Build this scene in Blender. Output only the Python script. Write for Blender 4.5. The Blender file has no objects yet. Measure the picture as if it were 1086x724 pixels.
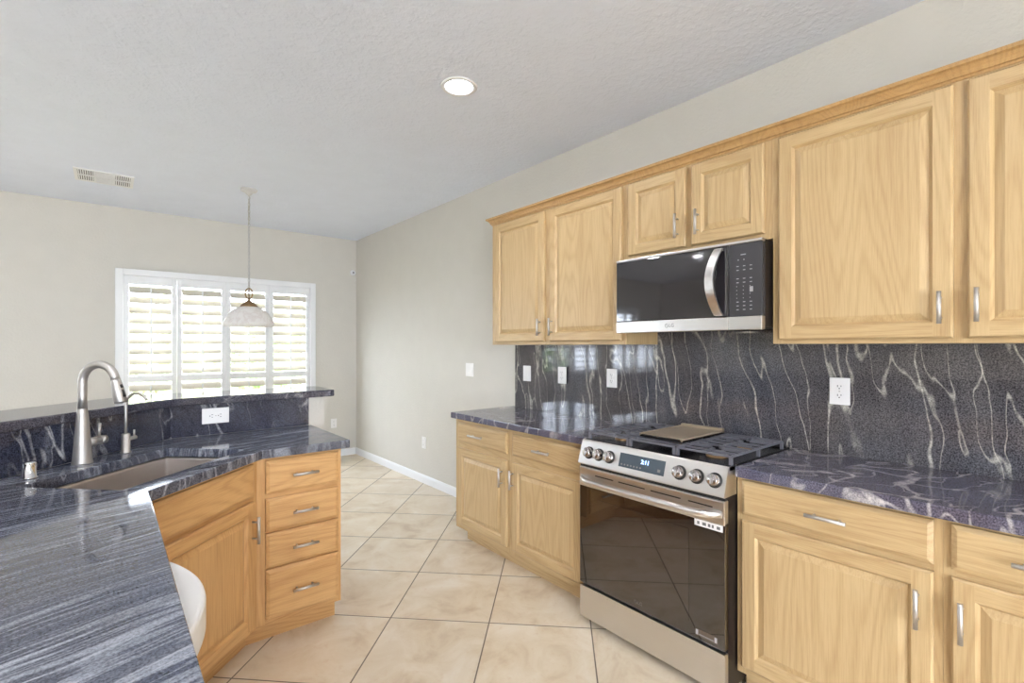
import bpy, bmesh, math, random
from mathutils import Vector, Matrix

random.seed(7)
S = bpy.context.scene
COL = S.collection
PI = math.pi
R2 = math.sqrt(2)

# ------------------------------------------------------------------ camera, sky, sun, exposure
cam_d = bpy.data.cameras.new('camera')
cam = bpy.data.objects.new('camera', cam_d)
COL.objects.link(cam)
cam.location = (-2.4798, 0.0, 1.3854)
cam.rotation_euler = (PI / 2, 0, -0.6916)
cam_d.sensor_fit = 'HORIZONTAL'
cam_d.sensor_width = 36
cam_d.lens = 518.68 / 1086 * 36
cam_d.shift_y = 5.1 / 1086
cam_d.clip_start = 0.02
S.camera = cam

S.view_settings.view_transform = 'Standard'
S.view_settings.look = 'None'
S.view_settings.gamma = 1
S.view_settings.use_curve_mapping = False
S.view_settings.exposure = 1.82

SKY = 6.5          # daylight
CAN = 60.0         # recessed lamps
SUN = 3.0

W = bpy.data.worlds.new('world')
S.world = W
W.use_nodes = True
bg = W.node_tree.nodes['Background']
bg.inputs['Color'].default_value = (0.79, 0.880, 1.02, 1)
bg.inputs['Strength'].default_value = SKY

sun_d = bpy.data.lights.new('sun', 'SUN')
sun_d.energy = SUN
sun_d.angle = 0.02
sun_d.color = (1.0, 0.95, 0.86)
sun = bpy.data.objects.new('sun', sun_d)
COL.objects.link(sun)
sun.rotation_euler = (math.radians(38), 0, math.radians(25))   # high, from behind the house


def portal(loc, rot, sx, sy):
    d = bpy.data.lights.new('daylight_portal', 'AREA')
    d.shape = 'RECTANGLE'
    d.size, d.size_y = sx, sy
    d.cycles.is_portal = True
    o = bpy.data.objects.new('daylight_portal', d)
    COL.objects.link(o)
    o.location = loc
    o.rotation_euler = rot


H = 2.747          # ceiling
YF = 6.15          # far wall
XL, YB = -7.6, -4.2
for (a, b, c, d) in ((-2.42, -0.52, 0.45, 2.15), (-4.92, -3.26, 0.84, 2.15), (-6.81, -5.15, 0.84, 2.15)):
    portal(((a + b) / 2, YF + 0.17, (c + d) / 2), (-PI / 2, 0, 0), b - a, d - c)
portal((-4.0, YB - 0.17, 1.2), (PI / 2, 0, 0), 3.6, 2.4)


# ------------------------------------------------------------------ material helpers
def srgb(r, g, b):
    def f(c):
        c /= 255
        return c / 12.92 if c <= 0.04045 else ((c + 0.055) / 1.055) ** 2.4
    return (f(r), f(g), f(b), 1)


def mat(name):
    m = bpy.data.materials.new(name)
    m.use_nodes = True
    nt = m.node_tree
    return m, nt, nt.nodes['Principled BSDF']


def N(nt, t, **k):
    n = nt.nodes.new(t)
    for a, b in k.items():
        setattr(n, a, b)
    return n


def setv(n, **k):
    for a, b in k.items():
        n.inputs[a.replace('_', ' ')].default_value = b
    return n


def ramp(nt, stops, interp='LINEAR'):
    n = N(nt, 'ShaderNodeValToRGB')
    cr = n.color_ramp
    cr.interpolation = interp
    while len(cr.elements) < len(stops):
        cr.elements.new(0.5)
    for e, (p, c) in zip(cr.elements, stops):
        e.position = p
        e.color = c if len(c) == 4 else (*c, 1)
    return n


def mix(nt, fac, a, b, blend='MIX'):
    n = N(nt, 'ShaderNodeMix', data_type='RGBA', blend_type=blend)
    for i, v in ((0, fac), (6, a), (7, b)):
        if hasattr(v, 'is_linked'):
            nt.links.new(v, n.inputs[i])
        else:
            n.inputs[i].default_value = v
    return n.outputs[2]


def math_n(nt, op, a, b=None):
    n = N(nt, 'ShaderNodeMath', operation=op)
    for i, v in ((0, a), (1, b)):
        if v is None:
            continue
        if hasattr(v, 'is_linked'):
            nt.links.new(v, n.inputs[i])
        else:
            n.inputs[i].default_value = v
    return n.outputs[0]


def plain(name, col, rough=0.5, metal=0.0, spec=None, coat=0.0, bump=None, emis=None):
    m, nt, p = mat(name)
    p.inputs['Roughness'].default_value = rough
    p.inputs['Metallic'].default_value = metal
    if spec is not None:
        p.inputs['Specular IOR Level'].default_value = spec
    p.inputs['Coat Weight'].default_value = coat
    tc = N(nt, 'ShaderNodeTexCoord')
    nz = setv(N(nt, 'ShaderNodeTexNoise'), Scale=6.0, Detail=3.0)
    nt.links.new(tc.outputs['Object'], nz.inputs['Vector'])
    d = [c * 0.985 for c in col[:3]] + [1]
    l = [min(1, c * 1.012) for c in col[:3]] + [1]
    r = ramp(nt, [(0.3, d), (0.7, l)])
    nt.links.new(nz.outputs['Fac'], r.inputs['Fac'])
    nt.links.new(r.outputs['Color'], p.inputs['Base Color'])
    if bump:
        nb = setv(N(nt, 'ShaderNodeTexNoise'), Scale=bump[0], Detail=4.0, Roughness=0.55)
        nt.links.new(tc.outputs['Object'], nb.inputs['Vector'])
        rb = ramp(nt, [(0.42, (0, 0, 0)), (0.62, (1, 1, 1))])
        nt.links.new(nb.outputs['Fac'], rb.inputs['Fac'])
        bn = setv(N(nt, 'ShaderNodeBump'), Strength=bump[1], Distance=bump[2])
        nt.links.new(rb.outputs['Color'], bn.inputs['Height'])
        nt.links.new(bn.outputs['Normal'], p.inputs['Normal'])
    if emis:
        p.inputs['Emission Color'].default_value = emis[0]
        p.inputs['Emission Strength'].default_value = emis[1]
    return m


def oak(name, axis, dark, light, contrast=0.5):
    """oak with its grain along the local axis 'X' or 'Z'"""
    m, nt, p = mat(name)
    L = nt.links.new
    tc = N(nt, 'ShaderNodeTexCoord')
    oi = N(nt, 'ShaderNodeObjectInfo')
    off = N(nt, 'ShaderNodeVectorMath', operation='SCALE')
    off.inputs[0].default_value = (37, 53, 71)
    L(oi.outputs['Random'], off.inputs['Scale'])
    add = N(nt, 'ShaderNodeVectorMath', operation='ADD')
    L(tc.outputs['Object'], add.inputs[0])
    L(off.outputs[0], add.inputs[1])

    def mp(across, along):
        q = N(nt, 'ShaderNodeMapping')
        q.inputs['Scale'].default_value = (along, across, across) if axis == 'X' else (across, across, along)
        L(add.outputs[0], q.inputs['Vector'])
        return q.outputs[0]
    # cathedral rings
    n1 = setv(N(nt, 'ShaderNodeTexNoise'), Scale=1.0, Detail=1.5, Roughness=0.45)
    L(mp(5.0, 0.55), n1.inputs['Vector'])
    rings = math_n(nt, 'SINE', math_n(nt, 'MULTIPLY', n1.outputs['Fac'], 150.0))
    rings = math_n(nt, 'MULTIPLY', math_n(nt, 'ADD', rings, 1.0), 0.5)
    rings = math_n(nt, 'POWER', rings, 2.2)
    # pores
    n2 = setv(N(nt, 'ShaderNodeTexNoise'), Scale=1.0, Detail=3.0, Roughness=0.6)
    L(mp(260.0, 9.0), n2.inputs['Vector'])
    r2 = ramp(nt, [(0.42, (0, 0, 0)), (0.70, (1, 1, 1))])
    L(n2.outputs['Fac'], r2.inputs['Fac'])
    # broad tone
    n3 = setv(N(nt, 'ShaderNodeTexNoise'), Scale=1.0, Detail=2.0)
    L(mp(9.0, 0.7), n3.inputs['Vector'])
    f = math_n(nt, 'ADD', math_n(nt, 'MULTIPLY', rings, 0.40 * contrast), math_n(nt, 'MULTIPLY', r2.outputs['Color'], 0.55 * contrast))
    f = math_n(nt, 'ADD', f, math_n(nt, 'MULTIPLY', math_n(nt, 'SUBTRACT', n3.outputs['Fac'], 0.4), 0.9 * contrast))
    c = mix(nt, f, light, dark)
    nt.nodes[-1].clamp_factor = True
    L(c, p.inputs['Base Color'])
    p.inputs['Roughness'].default_value = 0.38
    p.inputs['Specular IOR Level'].default_value = 0.4
    b = setv(N(nt, 'ShaderNodeBump'), Strength=0.06, Distance=0.001)
    L(r2.outputs['Color'], b.inputs['Height'])
    L(b.outputs['Normal'], p.inputs['Normal'])
    return m


def granite(name, rot, dark, mid, vein, sx, sy, sz, width=0.03, warp=0.12, fine=1.0, cover=(0.42, 0.6), streak=0.0, rough=0.06, patch=0.15):
    """polished stone; veins run along the axis of the smallest scale after rotation"""
    m, nt, p = mat(name)
    L = nt.links.new
    tc = N(nt, 'ShaderNodeTexCoord')
    rm = N(nt, 'ShaderNodeMapping')
    rm.inputs['Rotation'].default_value = rot
    L(tc.outputs['Object'], rm.inputs['Vector'])
    wn = setv(N(nt, 'ShaderNodeTexNoise'), Scale=3.2, Detail=2.0, Roughness=0.5)
    L(rm.outputs[0], wn.inputs['Vector'])
    sb = N(nt, 'ShaderNodeVectorMath', operation='SUBTRACT')
    sb.inputs[1].default_value = (0.5, 0.5, 0.5)
    L(wn.outputs['Color'], sb.inputs[0])
    sc = N(nt, 'ShaderNodeVectorMath', operation='SCALE')
    sc.inputs['Scale'].default_value = warp
    L(sb.outputs[0], sc.inputs[0])
    ad = N(nt, 'ShaderNodeVectorMath', operation='ADD')
    L(rm.outputs[0], ad.inputs[0])
    L(sc.outputs[0], ad.inputs[1])

    def mp(k, o=(0, 0, 0)):
        q = N(nt, 'ShaderNodeMapping')
        q.inputs['Scale'].default_value = (sx * k, sy * k, sz * k)
        q.inputs['Location'].default_value = o
        L(ad.outputs[0], q.inputs['Vector'])
        return q.outputs[0]

    def vein_mask(k, w, o, detail):
        n = setv(N(nt, 'ShaderNodeTexNoise'), Scale=1.0, Detail=detail, Roughness=0.5)
        L(mp(k, o), n.inputs['Vector'])
        a = math_n(nt, 'ABSOLUTE', math_n(nt, 'SUBTRACT', n.outputs['Fac'], 0.5))
        r = ramp(nt, [(0.0, (1, 1, 1)), (w * 0.45, (0.75, 0.75, 0.75)), (w, (0, 0, 0))])
        L(a, r.inputs['Fac'])
        return r.outputs['Color']
    cov = setv(N(nt, 'ShaderNodeTexNoise'), Scale=2.3, Detail=2.0)
    L(ad.outputs[0], cov.inputs['Vector'])
    cr = ramp(nt, [(cover[0], (0, 0, 0)), (cover[1], (1, 1, 1))])
    L(cov.outputs['Fac'], cr.inputs['Fac'])
    v1 = math_n(nt, 'MULTIPLY', vein_mask(1.0, width, (3, 1, 7), 1.2), cr.outputs['Color'])
    v2 = math_n(nt, 'MULTIPLY', vein_mask(2.1, width * 1.3, (11, 5, 2), 1.6), 0.8)
    v2 = math_n(nt, 'MULTIPLY', v2, cr.outputs['Color'])
    # grain
    g = setv(N(nt, 'ShaderNodeTexNoise'), Scale=210.0 * fine, Detail=2.0, Roughness=0.7)
    L(tc.outputs['Object'], g.inputs['Vector'])
    gr = ramp(nt, [(0.36, (0, 0, 0)), (0.66, (1, 1, 1))])
    L(g.outputs['Fac'], gr.inputs['Fac'])
    cl = setv(N(nt, 'ShaderNodeTexNoise'), Scale=1.0, Detail=4.0, Roughness=0.6)
    L(mp(1.6, (2, 9, 4)), cl.inputs['Vector'])
    clr = ramp(nt, [(0.38, (0, 0, 0)), (0.68, (1, 1, 1))])
    L(cl.outputs['Fac'], clr.inputs['Fac'])
    base = mix(nt, math_n(nt, 'MULTIPLY', gr.outputs['Color'], 0.75), dark, mid)
    dn = setv(N(nt, 'ShaderNodeTexNoise'), Scale=2.6, Detail=2.0)
    L(ad.outputs[0], dn.inputs['Vector'])
    dr = ramp(nt, [(0.35, (0.93, 0.97, 1.10)), (0.65, (1.08, 0.99, 0.96))])
    L(dn.outputs['Fac'], dr.inputs['Fac'])
    base = mix(nt, 1.0, base, dr.outputs['Color'], 'MULTIPLY')
    light = [a + (b - a) * 0.35 for a, b in zip(mid, vein)]
    cloud = math_n(nt, 'MULTIPLY', clr.outputs['Color'], math_n(nt, 'ADD', math_n(nt, 'MULTIPLY', gr.outputs['Color'], 0.6), 0.2))
    base = mix(nt, math_n(nt, 'MULTIPLY', cloud, 0.35 + streak), base, light)
    pn = setv(N(nt, 'ShaderNodeTexNoise'), Scale=38.0, Detail=2.0, Roughness=0.7)
    L(tc.outputs['Object'], pn.inputs['Vector'])
    pr = ramp(nt, [(0.35, (patch,) * 3), (0.60, (1, 1, 1))])
    L(pn.outputs['Fac'], pr.inputs['Fac'])
    speck = math_n(nt, 'ADD', math_n(nt, 'MULTIPLY', gr.outputs['Color'], 0.55), 0.5)
    speck = math_n(nt, 'MULTIPLY', speck, pr.outputs['Color'])
    vm = math_n(nt, 'MINIMUM', math_n(nt, 'MULTIPLY', math_n(nt, 'ADD', v1, v2), speck), 1.0)
    L(mix(nt, vm, base, vein), p.inputs['Base Color'])
    p.inputs['Roughness'].default_value = rough
    p.inputs['Specular IOR Level'].default_value = 0.55
    return m


def steel(name, col, rough, axis='X', aniso=0.0):
    m, nt, p = mat(name)
    L = nt.links.new
    tc = N(nt, 'ShaderNodeTexCoord')
    q = N(nt, 'ShaderNodeMapping')
    q.inputs['Scale'].default_value = {'X': (2, 500, 500), 'Z': (500, 500, 2)}[axis]
    L(tc.outputs['Object'], q.inputs['Vector'])
    n = setv(N(nt, 'ShaderNodeTexNoise'), Scale=1.0, Detail=2.0)
    L(q.outputs[0], n.inputs['Vector'])
    r = ramp(nt, [(0.3, [c * 0.97 for c in col[:3]]), (0.7, col)])
    L(n.outputs['Fac'], r.inputs['Fac'])
    L(r.outputs['Color'], p.inputs['Base Color'])
    p.inputs['Metallic'].default_value = 1.0
    rr = ramp(nt, [(0.3, (rough * 0.95,) * 3), (0.7, (rough * 1.05,) * 3)])
    L(n.outputs['Fac'], rr.inputs['Fac'])
    L(rr.outputs['Color'], p.inputs['Roughness'])
    return m


def tile_mat():
    m, nt, p = mat('travertine_tile')
    L = nt.links.new
    T = 0.5065
    tc = N(nt, 'ShaderNodeTexCoord')
    sx = N(nt, 'ShaderNodeSeparateXYZ')
    L(tc.outputs['Object'], sx.inputs[0])
    u = math_n(nt, 'DIVIDE', math_n(nt, 'SUBTRACT', math_n(nt, 'DIVIDE', math_n(nt, 'ADD', sx.outputs[0], sx.outputs[1]), R2), 0.676), T)
    v = math_n(nt, 'DIVIDE', math_n(nt, 'SUBTRACT', math_n(nt, 'DIVIDE', math_n(nt, 'SUBTRACT', sx.outputs[1], sx.outputs[0]), R2), 2.604), T)

    def edge(a):
        f = math_n(nt, 'SUBTRACT', a, math_n(nt, 'ROUND', a))
        return math_n(nt, 'ABSOLUTE', f)
    d = math_n(nt, 'MINIMUM', edge(u), edge(v))
    gm = ramp(nt, [(0.0048, (1, 1, 1)), (0.0075, (0, 0, 0))])
    L(d, gm.inputs['Fac'])
    # tone per tile
    cx = N(nt, 'ShaderNodeCombineXYZ')
    L(math_n(nt, 'FLOOR', u), cx.inputs[0])
    L(math_n(nt, 'FLOOR', v), cx.inputs[1])
    wn = N(nt, 'ShaderNodeTexWhiteNoise')
    L(cx.outputs[0], wn.inputs['Vector'])
    sc = N(nt, 'ShaderNodeVectorMath', operation='SCALE')
    sc.inputs['Scale'].default_value = 9.0
    L(wn.outputs['Color'], sc.inputs[0])
    ad = N(nt, 'ShaderNodeVectorMath', operation='ADD')
    L(tc.outputs['Object'], ad.inputs[0])
    L(sc.outputs[0], ad.inputs[1])
    n1 = setv(N(nt, 'ShaderNodeTexNoise'), Scale=4.5, Detail=7.0, Roughness=0.62, Distortion=0.7)
    L(ad.outputs[0], n1.inputs['Vector'])
    r1 = ramp(nt, [(0.30, srgb(208, 185, 155)), (0.45, srgb(225, 208, 180)), (0.60, srgb(233, 219, 196)), (0.75, srgb(240, 230, 212))])
    L(n1.outputs['Fac'], r1.inputs['Fac'])
    n2 = setv(N(nt, 'ShaderNodeTexNoise'), Scale=26.0, Detail=4.0, Roughness=0.7)
    L(ad.outputs[0], n2.inputs['Vector'])
    r2 = ramp(nt, [(0.56, (0, 0, 0)), (0.72, (1, 1, 1))])
    L(n2.outputs['Fac'], r2.inputs['Fac'])
    c = mix(nt, math_n(nt, 'MULTIPLY', r2.outputs['Color'], 0.35), r1.outputs['Color'], srgb(212, 182, 147))
    tone = math_n(nt, 'ADD', math_n(nt, 'MULTIPLY', wn.outputs['Value'], 0.12), 0.90)
    hs = N(nt, 'ShaderNodeHueSaturation')
    L(tone, hs.inputs['Value'])
    L(c, hs.inputs['Color'])
    L(mix(nt, gm.outputs['Color'], hs.outputs[0], srgb(112, 100, 86)), p.inputs['Base Color'])
    rg = ramp(nt, [(0, (0.30,) * 3), (1, (0.7,) * 3)])
    L(gm.outputs['Color'], rg.inputs['Fac'])
    L(rg.outputs['Color'], p.inputs['Roughness'])
    b = setv(N(nt, 'ShaderNodeBump'), Strength=0.35, Distance=0.002)
    b.invert = True
    L(gm.outputs['Color'], b.inputs['Height'])
    L(b.outputs['Normal'], p.inputs['Normal'])
    return m


def pane_mat(name, tint=(1, 1, 1, 1)):
    m = bpy.data.materials.new(name)
    m.use_nodes = True
    nt = m.node_tree
    nt.nodes.clear()
    out = N(nt, 'ShaderNodeOutputMaterial')
    t = N(nt, 'ShaderNodeBsdfTransparent')
    t.inputs[0].default_value = tint
    g = N(nt, 'ShaderNodeBsdfGlossy')
    g.inputs['Roughness'].default_value = 0.02
    lw = setv(N(nt, 'ShaderNodeLayerWeight'), Blend=0.5)
    fr = math_n(nt, 'ADD', math_n(nt, 'MULTIPLY', math_n(nt, 'POWER', lw.outputs['Facing'], 4.0), 0.5), 0.03)
    mx = N(nt, 'ShaderNodeMixShader')
    nt.links.new(fr, mx.inputs[0])
    nt.links.new(t.outputs[0], mx.inputs[1])
    nt.links.new(g.outputs[0], mx.inputs[2])
    nt.links.new(mx.outputs[0], out.inputs[0])
    return m


WALL = plain('wall_paint', srgb(210, 206, 197), 0.6, bump=(55, 0.22, 0.003))
CEIL = plain('ceiling_paint', srgb(230, 236, 249), 0.9, bump=(34, 0.35, 0.004))
WHITE = plain('white_trim', srgb(236, 237, 238), 0.4)
LOUVER = plain('louver_paint', srgb(216, 208, 192), 0.45)
PLATE = plain('plate_white', srgb(240, 238, 236), 0.35)
SLOT = plain('slot_dark', srgb(40, 38, 36), 0.6)
OAKL, OAKD = srgb(202, 175, 130), srgb(154, 116, 72)
OAK_V = oak('oak_upright_grain', 'Z', OAKD, OAKL, 0.52)
OAK_H = oak('oak_level_grain', 'X', OAKD, OAKL, 0.52)
OAK_P = oak('oak_panel_grain', 'Z', OAKD, OAKL, 0.45)
OAK_C = oak('oak_moulding', 'X', srgb(150, 110, 64), srgb(192, 154, 102), 0.6)
TINT_L, TINT_D = srgb(216, 172, 116), srgb(170, 118, 64)  # same oak again, warm tint of the light painted into both tones
TINT_V = oak('warm_lit_oak_upright_grain', 'Z', TINT_D, TINT_L, 0.6)
TINT_H = oak('warm_lit_oak_level_grain', 'X', TINT_D, TINT_L, 0.6)
TINT_P = oak('warm_lit_oak_panel_grain', 'Z', TINT_D, TINT_L, 0.5)
NICKEL = steel('brushed_nickel', srgb(206, 202, 197), 0.5, 'Z')
STEEL = steel('stainless', srgb(222, 219, 216), 0.31, 'X')
KNOB = steel('knob_steel', srgb(176, 170, 168), 0.22, 'X')
SINKM = steel('sink_steel', srgb(206, 198, 192), 0.5, 'X')
CHROME = plain('chrome', srgb(225, 226, 228), 0.08, metal=1.0)
BLACK = plain('black_enamel', srgb(26, 24, 24), 0.18)
BLACKM = plain('black_side', srgb(30, 25, 24), 0.35)
IRON = plain('cast_iron', srgb(104, 104, 112), 0.3)
GRIDDLE = plain('griddle_surface', srgb(164, 148, 126), 0.38, metal=0.35)
GLASSB = plain('oven_black_glass', srgb(22, 15, 14), 0.03, spec=1.0, coat=1.0)
GLASSW = plain('oven_window_glass', srgb(40, 31, 27), 0.03, spec=1.0, coat=1.0)
GLASSM = plain('microwave_dark_glass', srgb(40, 37, 40), 0.05, spec=0.8, coat=0.3)
PANELM = plain('control_panel_glass', srgb(62, 61, 64), 0.12, spec=0.6)
DISPM = plain('display_grey', srgb(74, 84, 92), 0.12)
DIGIT = plain('display_digits', srgb(150, 190, 255), 0.5, emis=(srgb(150, 190, 255), 1.6))
MARK = plain('pale_print', srgb(168, 166, 170), 0.5)
GREYP = plain('grey_print', srgb(120, 118, 116), 0.5)
TILE = tile_mat()
PANE = pane_mat('window_glass')
BRONZE = plain('aged_bronze', srgb(146, 118, 84), 0.35, metal=0.8)
CANOPY = plain('fixture_white', srgb(205, 204, 202), 0.4)
CHAINM = plain('chain_pewter', srgb(182, 180, 176), 0.4)
APPW = plain('appliance_white', srgb(232, 229, 224), 0.3)
LAMP = plain('lamp_diffuser', (1, 1, 1, 1), 0.5, emis=((1.0, 0.99, 1.05, 1), CAN))
STUCCO = plain('garden_stucco', srgb(222, 206, 180), 0.9, bump=(40, 0.3, 0.01))
GROUND = plain('patio_concrete', srgb(206, 196, 180), 0.9)
LAWN = plain('lawn_green', srgb(92, 140, 62), 0.9)
LEAF = plain('leaf_green', srgb(112, 140, 70), 0.6)
LEAF2 = plain('leaf_pale', srgb(160, 176, 110), 0.6)
BARK = plain('bark', srgb(120, 100, 80), 0.9)

# countertop in front: silvery streaks
G_LEFT = granite('granite_streaked', (0, 0, math.radians(-15)), srgb(44, 48, 58), srgb(102, 107, 119), srgb(164, 169, 180), 1.2, 22.0, 3.0, width=0.035, warp=0.07, cover=(0.30, 0.6), streak=0.30, patch=0.7)
# upstand behind the sink
G_BAR = granite('granite_bar', (0, 0.35, 0), srgb(24, 25, 34), srgb(82, 87, 106), srgb(186, 186, 190), 6.0, 6.0, 1.4, width=0.016, warp=0.12, cover=(0.34, 0.5), patch=0.4)
G_EDGE = granite('granite_bar_slab', (0, 0, math.radians(-18)), srgb(34, 34, 42), srgb(104, 103, 112), srgb(176, 174, 174), 1.5, 9.0, 9.0, width=0.02, warp=0.14)
# splash behind the range: upright veins
G_SPLASH = granite('granite_splash', (0.15, 0, 0), srgb(36, 35, 38), srgb(120, 118, 120), srgb(214, 209, 196), 5.0, 5.0, 0.62, width=0.0095, warp=0.11, cover=(0.22, 0.42), rough=0.05, patch=0.35)
G_RIGHT = granite('granite_swirl', (0, 0, math.radians(40)), srgb(48, 48, 60), srgb(122, 120, 138), srgb(206, 200, 198), 2.4, 4.6, 1.6, width=0.015, warp=0.34, cover=(0.26, 0.44), rough=0.05, patch=0.4)


# ------------------------------------------------------------------ mesh helpers
class B:
    def __init__(s):
        s.bm = bmesh.new()
        s.T = Matrix.Identity(4)

    def _v(s, p):
        return s.bm.verts.new(s.T @ Vector(p))

    def face(s, pts, mi=0, smooth=False):
        f = s.bm.faces.new([s._v(p) for p in pts])
        f.material_index = mi
        f.smooth = smooth
        return f

    def box(s, x0, x1, y0, y1, z0, z1, mi=0, bev=0.0, seg=2):
        x0, x1 = min(x0, x1), max(x0, x1)
        y0, y1 = min(y0, y1), max(y0, y1)
        z0, z1 = min(z0, z1), max(z0, z1)
        vs = [s._v(p) for p in ((x0, y0, z0), (x1, y0, z0), (x1, y1, z0), (x0, y1, z0), (x0, y0, z1), (x1, y0, z1), (x1, y1, z1), (x0, y1, z1))]
        fs = []
        for q in ((0, 3, 2, 1), (4, 5, 6, 7), (0, 1, 5, 4), (1, 2, 6, 5), (2, 3, 7, 6), (3, 0, 4, 7)):
            f = s.bm.faces.new([vs[i] for i in q])
            f.material_index = mi
            fs.append(f)
        if bev:
            es = list({e for f in fs for e in f.edges})
            r = bmesh.ops.bevel(s.bm, geom=es, offset=bev, segments=seg, affect='EDGES', profile=0.5)
            for f in r['faces']:
                f.material_index = mi
        return s

    def cyl(s, p0, p1, r0, r1=None, n=20, mi=0, caps=True):
        r1 = r0 if r1 is None else r1
        p0, p1 = Vector(p0), Vector(p1)
        d = (p1 - p0).normalized()
        a = d.orthogonal().normalized()
        b = d.cross(a)
        A = [s._v(p0 + (a * math.cos(t) + b * math.sin(t)) * r0) for t in [2 * PI * i / n for i in range(n)]]
        C = [s._v(p1 + (a * math.cos(t) + b * math.sin(t)) * r1) for t in [2 * PI * i / n for i in range(n)]]
        for i in range(n):
            f = s.bm.faces.new((A[i], A[(i + 1) % n], C[(i + 1) % n], C[i]))
            f.smooth = True
            f.material_index = mi
        if caps:
            s.bm.faces.new(A[::-1]).material_index = mi
            s.bm.faces.new(C).material_index = mi
        return s

    def tube(s, pts, r, n=14, mi=0, closed=False, caps=True, flat=1.0):
        pts = [Vector(p) for p in pts]
        m = len(pts)
        rs = r if isinstance(r, (list, tuple)) else [r] * m
        up = None
        rings = []
        for i, p in enumerate(pts):
            if closed:
                d = pts[(i + 1) % m] - pts[i - 1]
            else:
                d = pts[min(i + 1, m - 1)] - pts[max(i - 1, 0)]
            d.normalize()
            if up is None:
                up = d.orthogonal().normalized()
            up = (up - d * up.dot(d)).normalized()
            w = d.cross(up)
            rings.append([s._v(p + (up * math.cos(t) + w * math.sin(t) * flat) * rs[i]) for t in [2 * PI * k / n for k in range(n)]])
        rng = range(m) if closed else range(m - 1)
        for i in rng:
            A, C = rings[i], rings[(i + 1) % m]
            for k in range(n):
                f = s.bm.faces.new((A[k], A[(k + 1) % n], C[(k + 1) % n], C[k]))
                f.smooth = True
                f.material_index = mi
        if caps and not closed:
            s.bm.faces.new(rings[0][::-1]).material_index = mi
            s.bm.faces.new(rings[-1]).material_index = mi
        return s

    def lathe(s, prof, c=(0, 0, 0), n=40, mi=0, smooth=True, closed=False):
        c = Vector(c)
        rings = []
        for r, z in prof:
            if r < 1e-6:
                rings.append([s._v(c + Vector((0, 0, z)))])
            else:
                rings.append([s._v(c + Vector((r * math.cos(2 * PI * k / n), r * math.sin(2 * PI * k / n), z))) for k in range(n)])
        for A, C in zip(rings, rings[1:] + ([rings[0]] if closed else [])):
            for k in range(n):
                a, b = A[k % len(A)], A[(k + 1) % n % len(A)]
                c2, d = C[(k + 1) % n % len(C)], C[k % len(C)]
                q = []
                for v in (a, b, c2, d):
                    if v not in q:
                        q.append(v)
                if len(q) > 2:
                    f = s.bm.faces.new(q)
                    f.smooth = smooth
                    f.material_index = mi
        return s

    def prism(s, poly, z0, z1, holes=(), mi=0, side=None):
        side = mi if side is None else side
        es = []
        loops = []
        for lp in [poly] + list(holes):
            vs = [s._v((p[0], p[1], z1)) for p in lp]
            loops.append(vs)
            for i in range(len(vs)):
                es.append(s.bm.edges.new((vs[i], vs[(i + 1) % len(vs)])))
        r = bmesh.ops.triangle_fill(s.bm, use_beauty=True, use_dissolve=True, edges=es)
        fs = [f for f in r['geom'] if isinstance(f, bmesh.types.BMFace)]
        down = s.T.to_3x3() @ Vector((0, 0, z0 - z1))
        for f in fs:
            f.material_index = mi
        e = bmesh.ops.extrude_face_region(s.bm, geom=fs, use_keep_orig=True)
        bmesh.ops.translate(s.bm, verts=[g for g in e['geom'] if isinstance(g, bmesh.types.BMVert)], vec=down)
        s.bm.normal_update()
        bmesh.ops.recalc_face_normals(s.bm, faces=s.bm.faces[:])
        return s

    def extr(s, prof, axis, a0, a1, mi=0):
        """closed 2-D profile swept along 'X' (profile = y,z) or 'Y' (profile = x,z)"""
        def P(q, a):
            return (a, q[0], q[1]) if axis == 'X' else (q[0], a, q[1])
        A = [s._v(P(q, a0)) for q in prof]
        C = [s._v(P(q, a1)) for q in prof]
        n = len(prof)
        for i in range(n):
            s.bm.faces.new((A[i], A[(i + 1) % n], C[(i + 1) % n], C[i])).material_index = mi
        s.bm.faces.new(A[::-1]).material_index = mi
        s.bm.faces.new(C).material_index = mi
        return s

    def obj(s, name, mats, parent=None, bevel=0.0, smooth=None, normals=True):
        if normals:
            bmesh.ops.recalc_face_normals(s.bm, faces=s.bm.faces[:])
        me = bpy.data.meshes.new(name)
        s.bm.to_mesh(me)
        s.bm.free()
        for m in (mats if isinstance(mats, (list, tuple)) else [mats]):
            me.materials.append(m)
        o = bpy.data.objects.new(name, me)
        COL.objects.link(o)
        if parent is not None:
            o.parent = parent
        if bevel:
            b = o.modifiers.new('bevel', 'BEVEL')
            b.width = bevel
            b.segments = 3
            b.limit_method = 'ANGLE'
            b.angle_limit = math.radians(57)
        return o


def tag(o, label, cat, group=None, kind=None):
    o['label'] = label
    o['category'] = cat
    if group:
        o['group'] = group
    if kind:
        o['kind'] = kind
    return o


def struct(o):
    o['kind'] = 'structure'
    return o


def empty(name, loc, rz, label, cat, group=None):
    o = bpy.data.objects.new(name, None)
    o.empty_display_size = 0.1
    COL.objects.link(o)
    o.location = loc
    o.rotation_euler = (0, 0, rz)
    return tag(o, label, cat, group)


def link_copy(o, parent=None):
    c = o.copy()
    COL.objects.link(c)
    if parent is not None:
        c.parent = parent
    for ch in list(o.children):
        link_copy(ch, c)
    return c


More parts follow.
